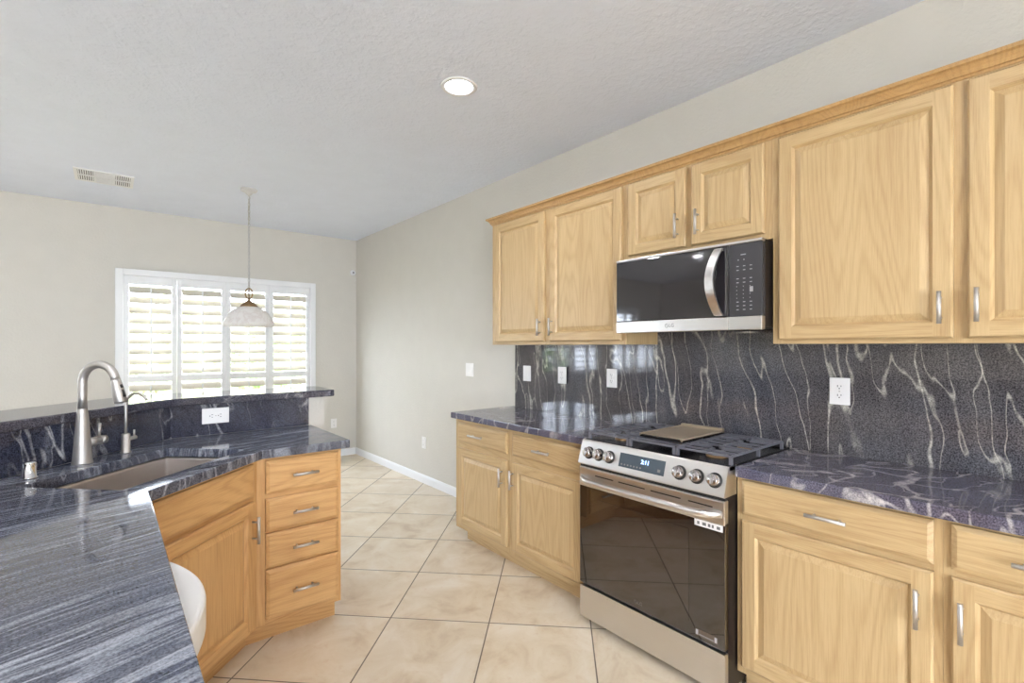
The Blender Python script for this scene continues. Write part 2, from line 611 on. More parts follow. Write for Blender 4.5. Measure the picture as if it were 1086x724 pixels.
def text_mesh(b, txt, size, M, mi=0, depth=0.0006):
    """adds lettering to b; M places the text plane (x right, y up)"""
    cu = bpy.data.curves.new('lettering', 'FONT')
    cu.body = txt
    cu.size = size
    cu.extrude = depth
    cu.align_x = 'CENTER'
    cu.align_y = 'CENTER'
    t = bpy.data.objects.new('lettering', cu)
    COL.objects.link(t)
    dg = bpy.context.evaluated_depsgraph_get()
    me = bpy.data.meshes.new_from_object(t.evaluated_get(dg))
    n0 = len(b.bm.faces)
    me.transform(M)
    b.bm.from_mesh(me)
    b.bm.faces.ensure_lookup_table()
    for f in b.bm.faces[n0:]:
        f.material_index = mi
    bpy.data.objects.remove(t)
    bpy.data.curves.remove(cu)
    bpy.data.meshes.remove(me)


FRONT = Matrix.Rotation(PI / 2, 4, 'X')      # text plane facing local -Y


def emblem(b, cx, y, cz, r, mi=0):
    """round badge with two letters right of it, on the plane facing -Y"""
    n = 24
    b.T = Matrix.Translation((cx - r * 1.2, y, cz))
    for k in range(n):
        a0, a1 = 2 * PI * k / n, 2 * PI * (k + 1) / n
        if 0 <= k < 3:
            continue
        q = [(math.cos(a0) * r, 0, math.sin(a0) * r), (math.cos(a1) * r, 0, math.sin(a1) * r),
             (math.cos(a1) * r * 0.8, 0, math.sin(a1) * r * 0.8), (math.cos(a0) * r * 0.8, 0, math.sin(a0) * r * 0.8)]
        b.face(q, mi)
    b.face([(-r * .06, 0, -r * .4), (r * .35, 0, -r * .4), (r * .35, 0, -r * .25), (-r * .06, 0, -r * .25)], mi)
    b.face([(-r * .06, 0, -r * .25), (r * .1, 0, -r * .25), (r * .1, 0, r * .5), (-r * .06, 0, r * .5)], mi)
    b.face([(r * .2, 0, 0), (r * .95, 0, 0), (r * .95, 0, r * .14), (r * .2, 0, r * .14)], mi)
    b.face([(-r * .5, 0, r * .2), (-r * .3, 0, r * .2), (-r * .3, 0, r * .4), (-r * .5, 0, r * .4)], mi)
    b.T = Matrix.Identity(4)
    text_mesh(b, 'LG', r * 2.3, Matrix.Translation((cx + r * 1.35, y, cz)) @ FRONT, mi, 0.0002)


# ------------------------------------------------------------------ room shell
b = B().box(XL - .1, 0.15, YB - .1, YF + .1, -0.08, 0)
floor = struct(b.obj('floor', TILE))

CANS = [(-1.058, 2.151), (-1.85, 0.45), (-3.1, 1.9), (-3.1, -0.6), (-1.75, -1.6), (-5.2, 3.9), (-5.2, 1.2), (-5.2, -1.5)]  # first lamp is real; the unseen others are added to light the room
outer = [(XL - .1, YB - .1), (0.15, YB - .1), (0.15, YF + .1), (XL - .1, YF + .1)]
holes = [[(x + .076 * math.cos(2 * PI * k / 28), y + .076 * math.sin(2 * PI * k / 28)) for k in range(28)] for x, y in CANS]
b = B().prism(outer, H, H + .10, holes)
struct(b.obj('ceiling', CEIL))
struct(B().box(XL - .15, 0.2, YB - .15, YF + .15, H + .16, H + .20).obj('trim_1', WHITE))    # roof deck over the recessed cans

struct(B().box(0, .15, YB, YF + .15, 0, H).obj('wall_right', WALL))


def wall_with_holes(name, axis, at, thick, a0, a1, hs):
    """wall in the plane axis=at, running a0..a1, with rectangular openings"""
    b = B()
    P = (lambda a, z0, z1, a2: b.box(a, a2, at, at + thick, z0, z1)) if axis == 'y' else (lambda a, z0, z1, a2: b.box(at, at + thick, a, a2, z0, z1))
    c = a0
    for (h0, h1, z0, z1) in sorted(hs):
        P(c, 0, H, h0)
        if z0 > 0:
            P(h0, 0, z0, h1)
        P(h0, z1, H, h1)
        c = h1
    P(c, 0, H, a1)
    return struct(b.obj(name, WALL))


wall_with_holes('wall_far', 'y', YF, .15, XL, 0, [(-2.36, -.58, .51, 2.09), (-4.88, -3.30, .88, 2.11), (-6.77, -5.19, .88, 2.11)])
wall_with_holes('wall_left', 'x', XL - .15, .15, YB - .15, YF + .15, [])
wall_with_holes('wall_back', 'y', YB - .15, .15, XL, .15, [(-5.8, -2.2, 0.0, 2.4)])

# baseboards
PROF = [(0, 0), (.013, 0), (.013, .062), (.009, .075), (.004, .082), (0, .082)]
struct(B().extr([(-q[0], q[1]) for q in PROF], 'Y', 2.97, YF).obj('baseboard_right', WHITE))
struct(B().extr([(YF - q[0], q[1]) for q in PROF], 'X', XL, -.013).obj('baseboard_far', WHITE))


# made-up glass door behind the camera, added to let daylight into the room
def daylight_door(name, axis, at, a0, a1, z1):
    b = B()
    g = B()
    n = 3 if a1 - a0 > 4 else 2
    f = .06

    def bx(bb, p0, p1, q0, q1, z0, z1_):
        if axis == 'x':
            bb.box(at + q0, at + q1, p0, p1, z0, z1_)
        else:
            bb.box(p0, p1, at + q0, at + q1, z0, z1_)
    w = (a1 - a0) / n
    for i in range(n):
        p = a0 + i * w
        bx(b, p, p + f, .03, .09, 0, z1)
        bx(b, p + w - f, p + w, .03, .09, 0, z1)
        bx(b, p + f, p + w - f, .03, .09, 0, f + .04)
        bx(b, p + f, p + w - f, .03, .09, z1 - f, z1)
        bx(g, p + f, p + w - f, .058, .062, f + .04, z1 - f)
    d = struct(b.obj(name, WHITE))
    g.obj('pane', PANE, d)


daylight_door('added_door_1', 'y', YB - .15, -5.8, -2.2, 2.4)


# ------------------------------------------------------------------ windows with shutters
def window(name, x0, x1, z0, z1):
    fw = .062
    b = B()
    # casing standing on the wall face
    y0, y1 = YF - .035, YF
    b.box(x0, x0 + fw, y0, y1, z0, z1, bev=.004)
    b.box(x1 - fw, x1, y0, y1, z0, z1, bev=.004)
    b.box(x0 + fw, x1 - fw, y0, y1, z1 - fw, z1, bev=.004)
    b.box(x0 + fw, x1 - fw, y0, y1, z0, z0 + fw, bev=.004)
    w = struct(b.obj(name, WHITE))
    # sash in the opening
    s = B()
    ya, yb = YF + .085, YF + .135
    i0, i1, k0, k1 = x0 + .06, x1 - .06, z0 + .06, z1 - .06
    m = (i0 + i1) / 2
    for (a, c) in ((i0, i0 + .05), (m - .03, m + .03), (i1 - .05, i1)):
        s.box(a, c, ya, yb, k0, k1)
    for (a, c) in ((i0 + .05, m - .03), (m + .03, i1 - .05)):
        s.box(a, c, ya, yb, k0, k0 + .05)
        s.box(a, c, ya, yb, k1 - .05, k1)
    s.obj('sash', WHITE, w)
    for (a, c) in ((i0 + .05, m - .03), (m + .03, i1 - .05)):
        B().box(a, c, YF + .108, YF + .112, k0 + .05, k1 - .05).obj('pane', PANE, w)
    return w


window('window_1', -2.42, -.52, .45, 2.15)
window('window_2', -4.94, -3.24, .82, 2.17)
window('window_3', -6.83, -5.13, .82, 2.17)

LOUV = {}


def louver_mesh(w):
    key = round(w, 3)
    if key not in LOUV:
        b = B()
        n = 10
        prof = []
        for k in range(2 * n):
            t = 2 * PI * k / (2 * n)
            prof.append((.043 * math.cos(t), .0055 * math.sin(t)))
        b.extr(prof, 'X', -w / 2, w / 2)
        me = bpy.data.meshes.new('louver')
        bmesh.ops.recalc_face_normals(b.bm, faces=b.bm.faces[:])
        b.bm.to_mesh(me)
        b.bm.free()
        me.materials.append(LOUVER)
        LOUV[key] = me
    return LOUV[key]


TILT = math.radians(57)


def shutter(x0, x1, z0, z1, zr0, zr1, label, group, tilt=TILT):
    r = empty('shutter_panel', ((x0 + x1) / 2, YF + .003, z0), 0, label, 'shutter', group)
    hw = (x1 - x0) / 2 - .0015
    hgt = z1 - z0
    st = .042
    f = B()
    f.box(-hw, -hw + st, -.016, .016, 0, hgt, bev=.003)
    f.box(hw - st, hw, -.016, .016, 0, hgt, bev=.003)
    f.box(-hw + st, hw - st, -.016, .016, 0, .075)
    f.box(-hw + st, hw - st, -.016, .016, hgt - .085, hgt)
    f.box(-hw + st, hw - st, -.016, .016, zr0 - z0, zr1 - z0)
    f.obj('frame', WHITE, r)
    lw = 2 * (hw - st) - .004
    me = louver_mesh(lw)
    for (a, c) in ((.075, zr0 - z0), (zr1 - z0, hgt - .085)):
        n = max(1, round((c - a) / .1005))
        p = (c - a) / n
        for k in range(n):
            o = bpy.data.objects.new('louver', me)
            COL.objects.link(o)
            o.parent = r
            o.location = (0, .0, a + p * (k + .5))
            o.rotation_euler = (tilt, 0, 0)
        t = B().box(-.006, .006, -.050, -.040, a + p * .3, c - p * .35, bev=.002)
        t.obj('tilt_rod', WHITE, r)
    return r


XS = (-2.357, -1.920, -1.472, -1.035, -.583)
names = ('leftmost white louvered shutter panel of the breakfast nook window',
         'second white shutter panel from the left in the nook window',
         'white shutter panel directly behind the hanging glass pendant shade',
         'rightmost white louvered shutter panel of the nook window')
for i in range(4):
    shutter(XS[i], XS[i + 1], .513, 2.087, 1.025, 1.09, names[i], 'shutters of the nook window')
for k, (a, c) in enumerate(((-4.877, -3.303), (-6.767, -5.193))):
    for i in range(4):
        w = (c - a) / 4
        shutter(a + i * w, a + (i + 1) * w, .883, 2.107, 1.35, 1.41,
                'white shutter panel of a family room window left of the picture', 'family room shutters', math.radians(20))

# ------------------------------------------------------------------ garden outside
struct(B().box(-20, 14, YF + .16, 30, -.12, -.02).obj('patio_ground', GROUND))
struct(B().box(-20, 14, YF + 2.8, 12.0, -.02, .01).obj('lawn_ground', LAWN))
struct(B().box(-3.9, 14, 12.0, 12.2, -.1, 2.1).obj('wall_garden', STUCCO))
struct(B().box(-20, XL - .16, YB - 8, YF + .16, -.12, -.02).obj('side_ground', GROUND))
struct(B().box(XL - .16, 6, YB - 8, YB - .16, -.12, -.02).obj('rear_ground', GROUND))


def shrub(x, y, r, h, m, tall=False):
    t = empty('shrub', (x, y, 0), 0, 'leafy green garden shrub outside beyond the shutters', 'shrub', 'shrubs beyond the windows')
    rnd = random.Random(int(x * 100) + 7)
    s = B()
    for k in range(5):
        a = k * 1.3
        s.tube([(0.03 * math.cos(a), .03 * math.sin(a), -.03), (r * .3 * math.cos(a), r * .3 * math.sin(a), h * .4), (r * .55 * math.cos(a), r * .55 * math.sin(a), h * .75)], [.02, .014, .006], 6)
    s.obj('stem', BARK, t)
    f = B()
    for k in range(900):
        u, v = rnd.uniform(0, 2 * PI), rnd.uniform(-1, 1)
        q = r * (rnd.random() ** .4)
        c = Vector((q * math.cos(u) * math.sqrt(1 - v * v), q * math.sin(u) * math.sqrt(1 - v * v), h * .55 + v * q / r * h * .45))
        d = Vector((rnd.gauss(0, 1), rnd.gauss(0, 1), rnd.gauss(0, 1))).normalized()
        e = d.orthogonal().normalized()
        L, wd = rnd.uniform(.05, .10), rnd.uniform(.02, .04)
        f.face([c - d * L, c + e * wd, c + d * L, c - e * wd])
    f.obj('foliage', m, t, normals=False)


for i, (x, y, r, h) in enumerate([(-3.2, 9.6, .7, 1.5), (-1.7, 10.6, .8, 2.3), (-.5, 9.4, .7, 1.7), (1.0, 10.9, .8, 2.6), (2.2, 9.2, .7, 1.9), (-5.0, 10.2, .8, 2.0), (-6.6, 9.5, .7, 1.6), (3.6, 10.8, 1.0, 2.8)]):
    shrub(x, y, r, h, (LEAF, LEAF2)[i % 2])


# ------------------------------------------------------------------ cabinet builders (local: x right, y into the cabinet, z up)
def pull(parent, x, z, length, vertical, y=-.02):
    b = B()
    r = .0066
    h = length / 2
    q = length * .31
    yo = y - .030
    if vertical:
        b.cyl((x, yo, z - h), (x, yo, z + h), r, n=14)
        for s in (-q, q):
            b.cyl((x, yo, z + s), (x, y, z + s), .0042, n=10)
    else:
        b.cyl((x - h, yo, z), (x + h, yo, z), r, n=14)
        for s in (-q, q):
            b.cyl((x + s, yo, z), (x + s, y, z), .0042, n=10)
    return b.obj('handle', NICKEL, parent)


def ring(b, x0, x1, z0, z1, i0, y0, i1, y1, mv=0, mh=1):
    """sloping band between two inset rectangles"""
    a = [(x0 + i0, y0, z0 + i0), (x1 - i0, y0, z0 + i0), (x1 - i0, y0, z1 - i0), (x0 + i0, y0, z1 - i0)]
    c = [(x0 + i1, y1, z0 + i1), (x1 - i1, y1, z0 + i1), (x1 - i1, y1, z1 - i1), (x0 + i1, y1, z1 - i1)]
    for k in range(4):
        b.face([a[k], a[(k + 1) % 4], c[(k + 1) % 4], c[k]], mh if k % 2 == 0 else mv)


def door(root, x0, x1, z0, z1, handle=None, w=.052, bw=.022):
    t = -.020
    b = B()
    ring(b, x0, x1, z0, z1, 0, -.0005, 0, t + .006)
    ring(b, x0, x1, z0, z1, 0, t + .006, .006, t)
    b.face([(x0 + .006, t, z0 + .006), (x0 + w, t, z0 + .006), (x0 + w, t, z1 - .006), (x0 + .006, t, z1 - .006)], 0)
    b.face([(x1 - w, t, z0 + .006), (x1 - .006, t, z0 + .006), (x1 - .006, t, z1 - .006), (x1 - w, t, z1 - .006)], 0)
    b.face([(x0 + w, t, z0 + .006), (x1 - w, t, z0 + .006), (x1 - w, t, z0 + w), (x0 + w, t, z0 + w)], 1)
    b.face([(x0 + w, t, z1 - w), (x1 - w, t, z1 - w), (x1 - w, t, z1 - .006), (x0 + w, t, z1 - .006)], 1)
    ring(b, x0, x1, z0, z1, w, t, w + .007, t + .009)
    ring(b, x0, x1, z0, z1, w + .007, t + .009, w + .010, t + .012)
    # back board
    b.face([(x0, -.0005, z0), (x1, -.0005, z0), (x1, -.0005, z1), (x0, -.0005, z1)], 0)
    d = b.obj('door', [OAK_V, OAK_H], root, normals=False)
    fix(d)
    p = B()
    ring(p, x0, x1, z0, z1, w + .0095, t + .012, w + .012 + bw, t + .0025, 0, 0)
    i = w + .012 + bw
    p.face([(x0 + i, t + .0025, z0 + i), (x1 - i, t + .0025, z0 + i), (x1 - i, t + .0025, z1 - i), (x0 + i, t + .0025, z1 - i)])
    p.face([(x0 + w + .0095, t + .012, z0 + w + .0095), (x0 + w + .0095, t + .012, z1 - w - .0095), (x1 - w - .0095, t + .012, z1 - w - .0095), (x1 - w - .0095, t + .012, z0 + w + .0095)])
    fix(p.obj('raised_panel', OAK_P, d))
    if handle:
        pull(d, *handle)
    return d


def fix(o):
    bm = bmesh.new()
    bm.from_mesh(o.data)
    bmesh.ops.remove_doubles(bm, verts=bm.verts[:], dist=1e-5)
    bmesh.ops.recalc_face_normals(bm, faces=bm.faces[:])
    # closed shells in this builder face -Y
    s = sum(f.normal.y * f.calc_area() for f in bm.faces if abs(f.calc_center_median().y + .02) < .004)
    if s > 0:
        bmesh.ops.reverse_faces(bm, faces=bm.faces[:])
    bm.to_mesh(o.data)
    bm.free()


def drawer(root, x0, x1, z0, z1, handle=None, name='drawer'):
    t = -.020
    b = B()
    ring(b, x0, x1, z0, z1, 0, -.0005, 0, t + .008, 0, 0)
    ring(b, x0, x1, z0, z1, 0, t + .008, .010, t + .002, 0, 0)
    ring(b, x0, x1, z0, z1, .010, t + .002, .014, t, 0, 0)
    b.face([(x0 + .014, t, z0 + .014), (x1 - .014, t, z0 + .014), (x1 - .014, t, z1 - .014), (x0 + .014, t, z1 - .014)])
    b.face([(x0, -.0005, z0), (x1, -.0005, z0), (x1, -.0005, z1), (x0, -.0005, z1)])
    d = b.obj(name, OAK_H, root, normals=False)
    fix(d)
    if handle:
        pull(d, *handle)
    return d


def carcass(root, w, depth, z0, z1, stiles, rails, poly=None, body_top=None):
    """body behind a face frame; stiles = x ranges, rails = (x0,x1,z0,z1)"""
    b = B()
    bt = z1 if body_top is None else body_top
    if poly:
        b.prism(poly, z0, bt, mi=0)
    else:
        b.box(0, w, .019, depth, z0, bt, 0)
    for (a, c) in stiles:
        b.box(a, c, 0, .019, z0, z1, 0)
    for (a, c, p, q) in rails:
        b.box(a, c, 0, .019, p, q, 1)
    return b.obj('body', [OAK_V, OAK_H], root)


def toe(root, x0, x1, y, z=.10):
    return B().box(x0, x1, y, y + .016, 0, z).obj('toe_kick', OAK_H, root)


# ---------------- right wall: base cabinets
FX = -.55
RW = -PI / 2
def right_root(name, y_left, label, z=0, x=FX):
    return empty(name, (x, y_left, z), RW, label, 'cabinet')


BT = .874
# left of the range: local x = 2.958 - y
r = right_root('base_cabinet', 2.958, 'light oak base cabinet left of the range, two drawers over two doors')
Y0 = 2.958
CW = Y0 - 1.70
carcass(r, CW, .53, .10, BT, [(0, .05), (.585, .652), (CW - .05, CW)],
        [(.05, .585, .845, BT), (.652, CW - .05, .845, BT), (.05, .585, .655, .715), (.652, CW - .05, .655, .715), (.05, .585, .10, .15), (.652, CW - .05, .10, .15)])
drawer(r, .045, .592, .715, .848, (Y0 - 2.668, .780, .152, False))
drawer(r, .646, 1.215, .715, .848, (Y0 - 2.028, .783, .133, False))
door(r, .045, .592, .135, .672, (Y0 - 2.402, .565, .115, True))
door(r, .646, 1.215, .135, .672, (Y0 - 2.296, .572, .115, True))
toe(r, .035, CW, .075)

# right of the range
Y1 = .925
r = right_root('base_cabinet', Y1, 'light oak base cabinet right of the range, topped by a wide drawer')
CW = Y1 - .305
carcass(r, CW, .53, .10, BT, [(0, .035), (CW - .03, CW)], [(.035, CW - .03, .85, BT), (.035, CW - .03, .70, .742), (.035, CW - .03, .10, .15)])
drawer(r, .022, Y1 - .325, .728, .862, (Y1 - .605, .795, .125, False))
door(r, .022, Y1 - .325, .132, .706, (Y1 - .361, .590, .118, True))
toe(r, 0, CW, .075)

Y2 = .3045
r = right_root('base_cabinet', Y2, 'oak base cabinet at the lower right corner of the picture')
CW = .80
carcass(r, CW, .53, .10, BT, [(0, .03), (CW - .03, CW)], [(.03, CW - .03, .85, BT), (.03, CW - .03, .70, .742), (.03, CW - .03, .10, .15)])
drawer(r, .020, .395, .728, .862, (.21, .795, .125, False))
drawer(r, .405, .78, .728, .862, (.59, .795, .125, False))
door(r, .020, .395, .132, .706, (Y2 - .26, .590, .118, True))
door(r, .405, .78, .132, .706, (.74, .590, .118, True))
toe(r, 0, CW, .075)

# ---------------- right wall: upper cabinets (face frame plane x = -.31)
UX = -.31
Z0, Z1 = 1.396, 2.285


def upper_root(y_left, label):
    return empty('wall_cabinet', (UX, y_left, 0), RW, label, 'cabinet')


Y = 2.842
r = upper_root(Y, 'tall two-door oak wall cabinet left of the microwave')
CW = Y - 1.648
carcass(r, CW, .309, Z0, Z1, [(0, .05), (.545, .632), (CW - .05, CW)],
        [(.05, .545, Z0, Z0 + .05), (.632, CW - .05, Z0, Z0 + .05), (.05, .545, 2.22, Z1), (.632, CW - .05, 2.22, Z1)])
door(r, Y - 2.797, Y - 2.280, 1.417, 2.252, (Y - 2.311, 1.508, .108, True))
door(r, Y - 2.229, Y - 1.671, 1.417, 2.252, (Y - 2.203, 1.508, .108, True))

Y = 1.6475
r = upper_root(Y, 'short two-door oak wall cabinet directly above the microwave')
CW = Y - .889
carcass(r, CW, .309, 1.842, Z1, [(0, .05), (.34, .415), (CW - .05, CW)],
        [(.05, .34, 1.842, 1.89), (.415, CW - .05, 1.842, 1.89), (.05, .34, 2.22, Z1), (.415, CW - .05, 2.22, Z1)])
door(r, Y - 1.626, Y - 1.287, 1.868, 2.252, (Y - 1.325, 1.970, .118, True))
door(r, Y - 1.257, Y - .921, 1.868, 2.252, (Y - 1.218, 1.970, .118, True))

Y = .8885
r = upper_root(Y, 'large oak wall cabinet right of the microwave, its pulls side by side')
CW = 1.20
carcass(r, CW, .309, Z0, Z1, [(0, .04), (Y - .33, Y - .265), (CW - .04, CW)],
        [(.04, Y - .33, Z0, Z0 + .05), (Y - .265, CW - .04, Z0, Z0 + .05), (.04, Y - .33, 2.22, Z1), (Y - .265, CW - .04, 2.22, Z1)])
door(r, Y - .862, Y - .315, 1.413, 2.252, (Y - .346, 1.514, .108, True))
door(r, Y - .280, Y + .268, 1.413, 2.252, (Y - .255, 1.518, .108, True))

# crown along the top of the wall cabinets, with a return at the left end
cp = [(UX, 2.262), (UX - .004, 2.262), (UX - .006, 2.270), (UX - .012, 2.272), (UX - .016, 2.284), (UX - .026, 2.296), (UX - .036, 2.300), (UX - .038, 2.312), (UX, 2.312)]
b = B()
yl = 2.842
off = [UX - q[0] for q in cp]
A = [b._v((q[0], -.31, q[1])) for q in cp]
C = [b._v((q[0], yl + o, q[1])) for q, o in zip(cp, off)]
D = [b._v((0 - .002, yl + o, q[1])) for q, o in zip(cp, off)]
n = len(cp)
for P_, Q_ in ((A, C), (C, D)):
    for i in range(n - 1):
        b.bm.faces.new((P_[i], P_[i + 1], Q_[i + 1], Q_[i]))
b.face([(UX, -.31, 2.312), (UX, yl, 2.312), (-.002, yl, 2.312), (-.002, -.31, 2.312)])
tag(b.obj('crown_moulding', OAK_C), 'honey oak crown moulding running along the tops of the wall cabinets', 'moulding')

# ---------------- right wall: stone
def slab(name, m, poly, z0, z1, label, cat, bev=.004, holes=()):
    return tag(B().prism(poly, z0, z1, holes).obj(name, m, bevel=bev), label, cat)


CT0, CT1 = .875, .915
slab('countertop', G_RIGHT, [(-.586, 1.685), (-.021, 1.685), (-.021, 2.935), (-.001, 2.935), (-.001, 2.975), (-.586, 2.975)], CT0, CT1,
     'dark veined stone worktop left of the range', 'countertop')
slab('countertop', G_RIGHT, [(-.586, -.50), (-.021, -.50), (-.021, .919), (-.586, .919)], CT0, CT1,
     'blue grey stone worktop with white swirls right of the range', 'countertop')
b = B()
b.box(-.020, -.0005, -.50, 2.932, .90, Z0 - .001)
b.box(-.020, -.0005, .8895, 1.6465, Z0 - .001, 1.50)
tag(b.obj('backsplash', G_SPLASH), 'full height dark granite backsplash with pale upright veins behind the range', 'backsplash')


# ---------------- outlets and switches
def plate(loc, rz, kind, label, cat='outlet', w=.074, h=.117, group=None, out=.0):
    """local: faces -Y, centred"""
    nm = {'outlet': 'wall_outlet', 'switch': 'light_switch', 'double': 'light_switch', 'flat': 'wall_outlet'}[kind]
    r = empty(nm, loc, rz, label, cat, group)
    t = -.006 - out
    b = B().box(-w / 2, w / 2, t, -out, -h / 2, h / 2, bev=.0025)
    if out:
        b.box(-w / 2 + .006, w / 2 - .006, -out, 0, -h / 2 + .004, h / 2 - .004, 1)
    b.obj('cover_plate', [PLATE, BLACKM], r)
    hor = kind == 'flat'
    if kind in ('outlet', 'flat'):
        for s in (-1, 1):
            p = B()
            M = Matrix.Rotation(PI / 2, 4, 'Y') if hor else Matrix.Identity(4)
            p.T = M
            pts = []
            for k in range(24):
                a = 2 * PI * k / 24
                pts.append((.0165 * math.cos(a), max(-.0125, min(.0125, .0165 * math.sin(a)))))
            zc = s * .0195
            A = [p._v((x, t - .0025, z + zc)) for x, z in pts]
            C = [p._v((x, t + .001, z + zc)) for x, z in pts]
            for k in range(24):
                p.bm.faces.new((A[k], A[(k + 1) % 24], C[(k + 1) % 24], C[k]))
            p.bm.faces.new(A)
            for dx, hh in ((-.0065, .0085), (.0065, .0065)):
                p.box(dx - .0012, dx + .0012, t - .0029, t - .0024, zc + .002 - hh / 2 + .001, zc + .002 + hh / 2 + .001, 1)
            p.cyl((0, t - .0029, zc - .0075), (0, t - .0024, zc - .0075), .0026, n=10, mi=1)
            p.obj('socket', [PLATE, SLOT], r)
        s = B().cyl((0, t - .0015, 0), (0, t + .0005, 0), .0033, n=12)
        s.obj('screw', NICKEL, r)
    else:
        xs = (0,) if kind == 'switch' else (-.023, .023)
        for x in xs:
            p = B()
            p.extr([(t - .001, -.033), (t - .0065, -.0325), (t - .0025, 0), (t - .001, .0325), (t + .001, .033), (t + .001, -.033)], 'X', x - .0165, x + .0165)
            p.obj('rocker', PLATE, r)
        for z in (-.048, .048):
            for x in xs:
                B().cyl((x, t - .001, z), (x, t + .0005, z), .003, n=10).obj('screw', PLATE, r)
    return r


plate((-.0202, 2.788, 1.180), RW, 'switch', 'white switch plate at the left end of the dark backsplash', 'switch', w=.085)
plate((-.0202, 2.402, 1.184), RW, 'outlet', 'white outlet plate standing proud with dark side on the backsplash, left of the plain outlet', w=.080, out=.014)
plate((-.0202, 1.978, 1.184), RW, 'outlet', 'white outlet on the dark backsplash just left of the range', w=.080)
plate((-.0202, .730, 1.190), RW, 'outlet', 'white outlet on the veined backsplash right of the range', w=.078)
plate((-.0002, 3.580, 1.178), RW, 'double', 'white double switch plate on the bare beige wall left of the wall cabinets', 'switch', w=.118)
plate((-.0002, 4.392, .408), RW, 'outlet', 'white outlet low on the bare right-hand wall above the baseboard')
plate((-.290, YF - .0002, .421), 0, 'outlet', 'white outlet low on the far wall near the room corner')

# ---------------- range (local: x right, y back, z up), front plane of the door at y = 0
RXF = -.645
RY = 1.682
RWD = .755
rg = empty('gas_range', (RXF, RY, 0), RW, 'stainless gas range with black glass oven door between the oak base cabinets', 'range')
b = B()
b.box(.004, RWD - .004, .03, .61, .035, .895, 0)
b.box(.03, RWD - .03, .06, .58, 0, .035, 0)
b.obj('body', BLACKM, rg)
# storage drawer
b = B().box(.002, RWD - .002, .0, .03, .035, .190, 0, bev=.004)
b.box(.06, RWD - .002, -.004, .012, .186, .194, 0)
b.obj('warming_drawer', STEEL, rg)
# oven door
d = B()
d.box(.002, RWD - .002, 0, .03, .205, .700, 0, bev=.003)
d = d.obj('oven_door', GLASSB, rg)
b = B().box(.115, RWD - .155, -.0012, .002, .262, .640)
b.obj('oven_window', GLASSW, d)
b = B().box(.002, RWD - .002, -.003, .03, .690, .785, 0, bev=.004)
for k, (x0, x1) in enumerate(((.105, .215), (.245, .39), (.42, .565), (.60, .705))):
    b.box(x0, x1, -.0036, .0, .752, .757, 1)
b.obj('door_trim', [STEEL, SLOT], d)
# bowed handle, flat strap standing off the door
b = B()
pts = []
for k in range(25):
    t = k / 24
    x = .012 + t * (RWD - .024)
    e = min(t, 1 - t)
    y = -.006 - .052 * (1 - (1 - min(1, e / .14)) ** 2.2) - .016 * math.sin(PI * t)
    pts.append((x, y))
top, bot = .748, .716
for k in range(24):
    (xa, ya), (xb, yb) = pts[k], pts[k + 1]
    th = .014
    q = [(xa, ya, bot + .004), (xa, ya - .004, (top + bot) / 2), (xa, ya, top - .004), (xa, ya + th, top), (xa, ya + th, bot)]
    w_ = [(xb, yb, bot + .004), (xb, yb - .004, (top + bot) / 2), (xb, yb, top - .004), (xb, yb + th, top), (xb, yb + th, bot)]
    for i in range(5):
        b.face([q[i], q[(i + 1) % 5], w_[(i + 1) % 5], w_[i]], smooth=i in (0, 1))
    if k == 0:
        b.face(q)
    if k == 23:
        b.face(w_[::-1])
bmesh.ops.remove_doubles(b.bm, verts=b.bm.verts[:], dist=1e-5)
b.obj('handle', STEEL, d)
# energy label hanging at the upper right of the door, badge at lower right, emblem lower middle
b = B().box(RWD - .128, RWD - .010, -.0016, .001, .664, .690, 0)
for k, (x, w_) in enumerate(((.012, .010), (.034, .016), (.058, .010), (.074, .008), (.094, .014))):
    b.box(RWD - .128 + x, RWD - .128 + x + w_, -.0020, -.0016, .671, .683, 1)
s_ = b.obj('sticker', [PLATE, GREYP], d)
s_['label'] = 'white sticker with small grey icons'
b = B().box(RWD - .125, RWD - .030, -.0014, .001, .222, .248, 0)
b.box(RWD - .122, RWD - .112, -.0018, -.0013, .225, .245, 1)
b.box(RWD - .043, RWD - .033, -.0018, -.0013, .225, .245, 1)
b.box(RWD - .108, RWD - .047, -.0018, -.0013, .226, .231, 2)
b.obj('badge', [plain('badge_bronze', srgb(96, 84, 74), .25), MARK, GREYP], d)
b = B()
emblem(b, .352, -.0012, .236, .009)
b.obj('logo', plain('faint_print', srgb(120, 112, 104), .4), d, normals=False)
# control panel, leaning back
cpz0, cpz1 = .800, .916
b = B()
b.extr([(-.006, cpz0), (-.010, cpz0 + .006), (.022, cpz1 - .006), (.030, cpz1), (.09, cpz1), (.09, cpz0)], 'X', 0, RWD)
cpn = b.obj('control_panel', STEEL, rg)
b = B().box(.004, RWD - .004, .004, .03, .7855, .7995)
b.obj('vent_gap', SLOT, rg)
n0 = Vector((0, -.104, -.032)).normalized()
lean = math.atan2(.032, .104)
PM = Matrix.Translation((0, -.010, cpz0 + .006)) @ Matrix.Rotation(-lean, 4, 'X')    # local: panel face in x-z plane
b = B()
b.T = PM
b.box(.245, .485, -.0012, .002, .024, .088, 0)
for k in range(7):
    b.box(.258 + k * .017, .266 + k * .017, -.0016, -.001, .033, .040, 1)
b.box(.452, .466, -.0016, -.001, .036, .048, 1)
dsp = b.obj('display', [DISPM, GREYP], cpn)
b = B()
text_mesh(b, '2:11', .026, PM @ Matrix.Translation((.385, -.0016, .064)) @ FRONT)
b.obj('clock_digits', DIGIT, dsp, normals=False)
